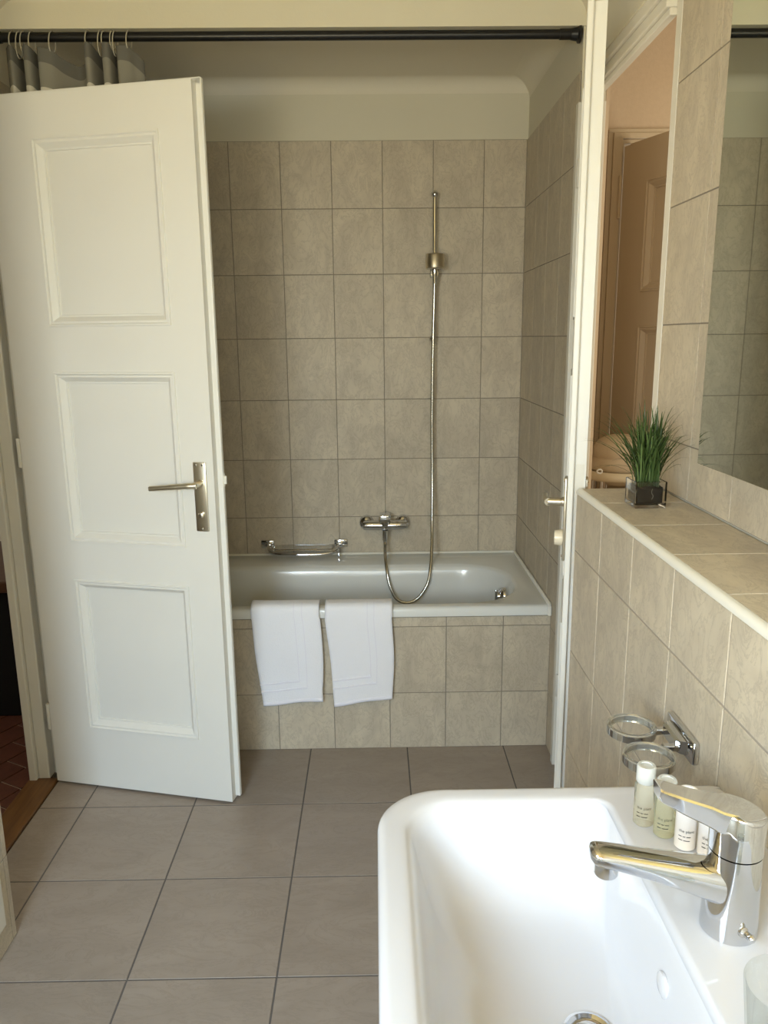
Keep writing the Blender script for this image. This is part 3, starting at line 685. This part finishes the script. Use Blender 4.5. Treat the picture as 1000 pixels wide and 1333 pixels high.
def lever():
    bm = bmesh.new()
    # cap: round block with a sloping top
    n = 40; R0 = .0268; rings = []
    for r, z0, sl in ((R0, .094, 0), (R0, .110, 0), (R0, .136, -.22), (R0-.0015, .1385, -.22), (R0-.006, .1395, -.22), (.004, .1398, -.22)):
        rings.append([(r*math.cos(a), r*math.sin(a), z0+sl*r*math.cos(a)) for a in [2*PI*i/n for i in range(n)]])
    loft(bm, rings)
    # lever plate
    st = []
    for x, zt, th, hw in ((.0, .139, .026, .021), (-.024, .146, .026, .020), (-.035, .1500, .0245, .0165), (-.060, .158, .020, .0145), (-.082, .166, .015, .013), (-.0855, .167, .013, .011)):
        e = .002
        st.append([Vector(p) for p in ((x, -hw+e, zt), (x, hw-e, zt), (x, hw, zt-e), (x, hw-.003, zt-th+e), (x, hw-.003-e, zt-th), (x, -hw+.003+e, zt-th), (x, -hw+.003, zt-th+e), (x, -hw, zt-e))])
    loft(bm, st)
    return bm
mesh_obj('lever', lever(), 'chrome', tap, smooth=True)
ch = mesh_obj('chain_lug', lathe([(.006, .020), (.006, .027), (.0035, .029), (.0035, .033)], (.008, 0, .016), 14, 'Y'), 'dark_chrome', tap, smooth=True)
ch.rotation_euler.z = math.radians(-158)
bm = bmesh.new(); bmesh.ops.create_uvsphere(bm, u_segments=12, v_segments=8, radius=.0042, matrix=Matrix.Translation((.008, .036, .016)))
mesh_obj('bead', bm, 'chrome', ch, smooth='all')

# ------------------------------------------------------------------ toiletry bottles
def text_on(parent, s, size, R, ang0, z, name='lettering'):
    cu = bpy.data.curves.new('t', 'FONT'); cu.body = s; cu.size = size
    to = bpy.data.objects.new('t', cu); COL.objects.link(to)
    bpy.context.view_layer.update()
    me = bpy.data.meshes.new_from_object(to.evaluated_get(bpy.context.evaluated_depsgraph_get()))
    bpy.data.objects.remove(to); bpy.data.curves.remove(cu)
    bm = bmesh.new(); bm.from_mesh(me); bpy.data.meshes.remove(me)
    for v in bm.verts:
        a = ang0+v.co.x/R; v.co = Vector((R*math.cos(a), R*math.sin(a), z+v.co.y))
    return mesh_obj(name, bm, 'ink', parent)
def bars(parent, R, ang0, z, lens):
    """rows of print too small to read"""
    bm = bmesh.new(); a = ang0
    for L_ in lens:
        k = 4
        for i in range(k):
            q = [(a+L_/R*i/k, 0), (a+L_/R*(i+1)/k, 0), (a+L_/R*(i+1)/k, 1), (a+L_/R*i/k, 1)]
            bm.faces.new([bm.verts.new((R*math.cos(t), R*math.sin(t), z+h*.0011)) for t, h in q])
        a += (L_+.0012)/R
    return mesh_obj('small_print', bm, 'ink', parent)
def bottle(name, label, x, y, gel, cap, Hc, ang):
    t = thing(name, label, 'bottle', (x, y, fz+.0005), group='toiletry bottles on the washbasin')
    r = .0125
    if gel == 'white_lotion':
        mesh_obj('body', lathe([(r-.002, 0), (r, .002), (r, .050), (r-.0006, .056), (.009, .058)], n=28), 'white_lotion', t, smooth=True)
    else:
        mesh_obj('body', lathe([(r-.002, 0), (r, .002), (r, .054), (r-.003, .058), (.009, .0585)], n=28), gel, t, smooth=True)
    mesh_obj('cap', lathe([(r-.0015, .0585), (r-.0008, .060), (r-.0008, Hc-.002), (r-.002, Hc), (.0075, Hc), (.007, Hc-.0015), (.002, Hc-.0015)], n=28), cap, t, smooth=True)
    text_on(t, 'the plant', .0052, r+.0002, ang, .0255)
    bars(t, r+.0002, ang, .0195, (.004, .003, .005)); bars(t, r+.0002, ang, .0145, (.005, .0075))
A0 = math.radians(-150)
bottle('toiletry_bottle', 'clear toiletry bottle with the tall frosted cap, leftmost of four', -.109, -2.408, 'clear_gel', 'frosted_cap', .081, A0)
bottle('toiletry_bottle', 'pale olive toiletry bottle, second from the left behind the tap lever', -.0915, -2.432, 'olive_gel', 'frosted_cap', .076, A0)
bottle('toiletry_bottle', 'white lotion bottle, third from the left behind the tap lever', -.0745, -2.456, 'white_lotion', 'white_cap', .076, A0)
bottle('toiletry_bottle', 'white toiletry bottle mostly hidden behind the tap, rightmost of four', -.053, -2.472, 'white_lotion', 'white_cap', .072, A0)

# ------------------------------------------------------------------ tumbler holder and tumbler
th = thing('tumbler_holder', 'chrome wall holder with two empty rings beside the washbasin', 'holder', (.023, -2.21, .859))
mesh_obj('wall_plate', boxes((-.011, -.0003, -.052, .052, -.018, .018), bev=.003), 'chrome', th, smooth=True)
bm = bmesh.new()
loft(bm, [[(x, -w_, -h_), (x, w_, -h_), (x, w_, h_), (x, -w_, h_)] for x, w_, h_ in ((-.010, .035, .011), (-.020, .03, .010), (-.026, .026, .008))])
mesh_obj('arm', bm, 'chrome', th)
for cxr, cyr in ((-.074, .028), (-.077, -.060)):
    rg = []
    for r, z in ((.0345, -.006), (.037, -.006), (.037, .005), (.0345, .005)): rg.append([(cxr+r*math.cos(a), cyr+r*math.sin(a), z) for a in [2*PI*i/48 for i in range(48)]])
    bm = bmesh.new(); loft(bm, rg+[rg[0]], False, False); bmesh.ops.remove_doubles(bm, verts=bm.verts, dist=1e-6)
    rr = mesh_obj('ring', bm, 'chrome', th, smooth=True)
    rg = []
    for r, z in ((.0315, -.004), (.0344, -.0055), (.0344, .005), (.0365, .0052), (.0365, .0075), (.0315, .0075)): rg.append([(cxr+r*math.cos(a), cyr+r*math.sin(a), z) for a in [2*PI*i/48 for i in range(48)]])
    bm = bmesh.new(); loft(bm, rg+[rg[0]], False, False); bmesh.ops.remove_doubles(bm, verts=bm.verts, dist=1e-6)
    mesh_obj('liner', bm, 'clear_plastic', rr, smooth=True)
for y0 in (.016, -.034): mesh_obj('link', boxes((-.047, -.022, y0, y0+.010, -.005, .005), bev=.002), 'chrome', th)
gl = tag(mesh_obj('drinking_glass', lathe([(.024, 0), (.026, .002), (.0345, .085), (.034, .0865), (.0328, .085), (.0245, .010), (.004, .008)], n=40), 'thin_glass', None, smooth=True, loc=(-.112, -2.757, fz+.0015)), 'clear drinking glass on the washbasin at the lower right corner', 'glass')

# ------------------------------------------------------------------ things beyond the doorways
st = thing('cushioned_stand', 'beige padded stand with a cream rim seen through the gap behind the plant', 'stand', (.44, -.50, 0))
bm = bmesh.new()
rg = [[(.105*s_*math.cos(a), .10*s_*math.sin(a), z) for a in [2*PI*i/28 for i in range(28)]] for s_, z in ((.8, .975), (1.0, .985), (1.04, 1.005), (1.0, 1.02), (.93, 1.026), (.9, 1.03), (.93, 1.04), (.9, 1.065), (.72, 1.09), (.4, 1.105), (.1, 1.11))]
loft(bm, smooth_rings([[Vector(p) for p in r] for r in rg], 2))
mesh_obj('padding', bm, 'beige_cloth', st, smooth='all')
mesh_obj('rim', tube([(.118*math.cos(a),   .112*math.sin(a), .968) for a in [2*PI*i/32 for i in range(32)]], .017, 12, closed=True), 'cream_enamel', st, smooth='all')
mesh_obj('bowl', lathe([(.03, .925), (.07, .935), (.105, .96)], n=28), 'cream_enamel', st, smooth=True)
for x, y in ((-.075, -.06), (.075, -.06), (-.075, .06), (.075, .06)):
    mesh_obj('post', lathe([(.011, 0), (.011, .955)], (x, y, 0), 14), 'chrome', st, smooth=True)
mesh_obj('ring_pull', tube([(-.10+.009*math.cos(a), -.100, .992+.007*math.sin(a)) for a in [2*PI*i/16 for i in range(16)]], .003, 8, closed=True), 'white_cap', st, smooth='all')
hb = thing('hall_bench', 'black low bench with a brown wooden top in the dark hallway', 'bench', (-2.05, -.08, -.006), math.radians(0))
mesh_obj('body', boxes((-.36, .36, -.31, .30, 0, .52), bev=.006), 'black_fabric', hb)
mesh_obj('top', boxes((-.375, .375, -.33, .31, .52, .565), bev=.006), 'dark_wood', hb)
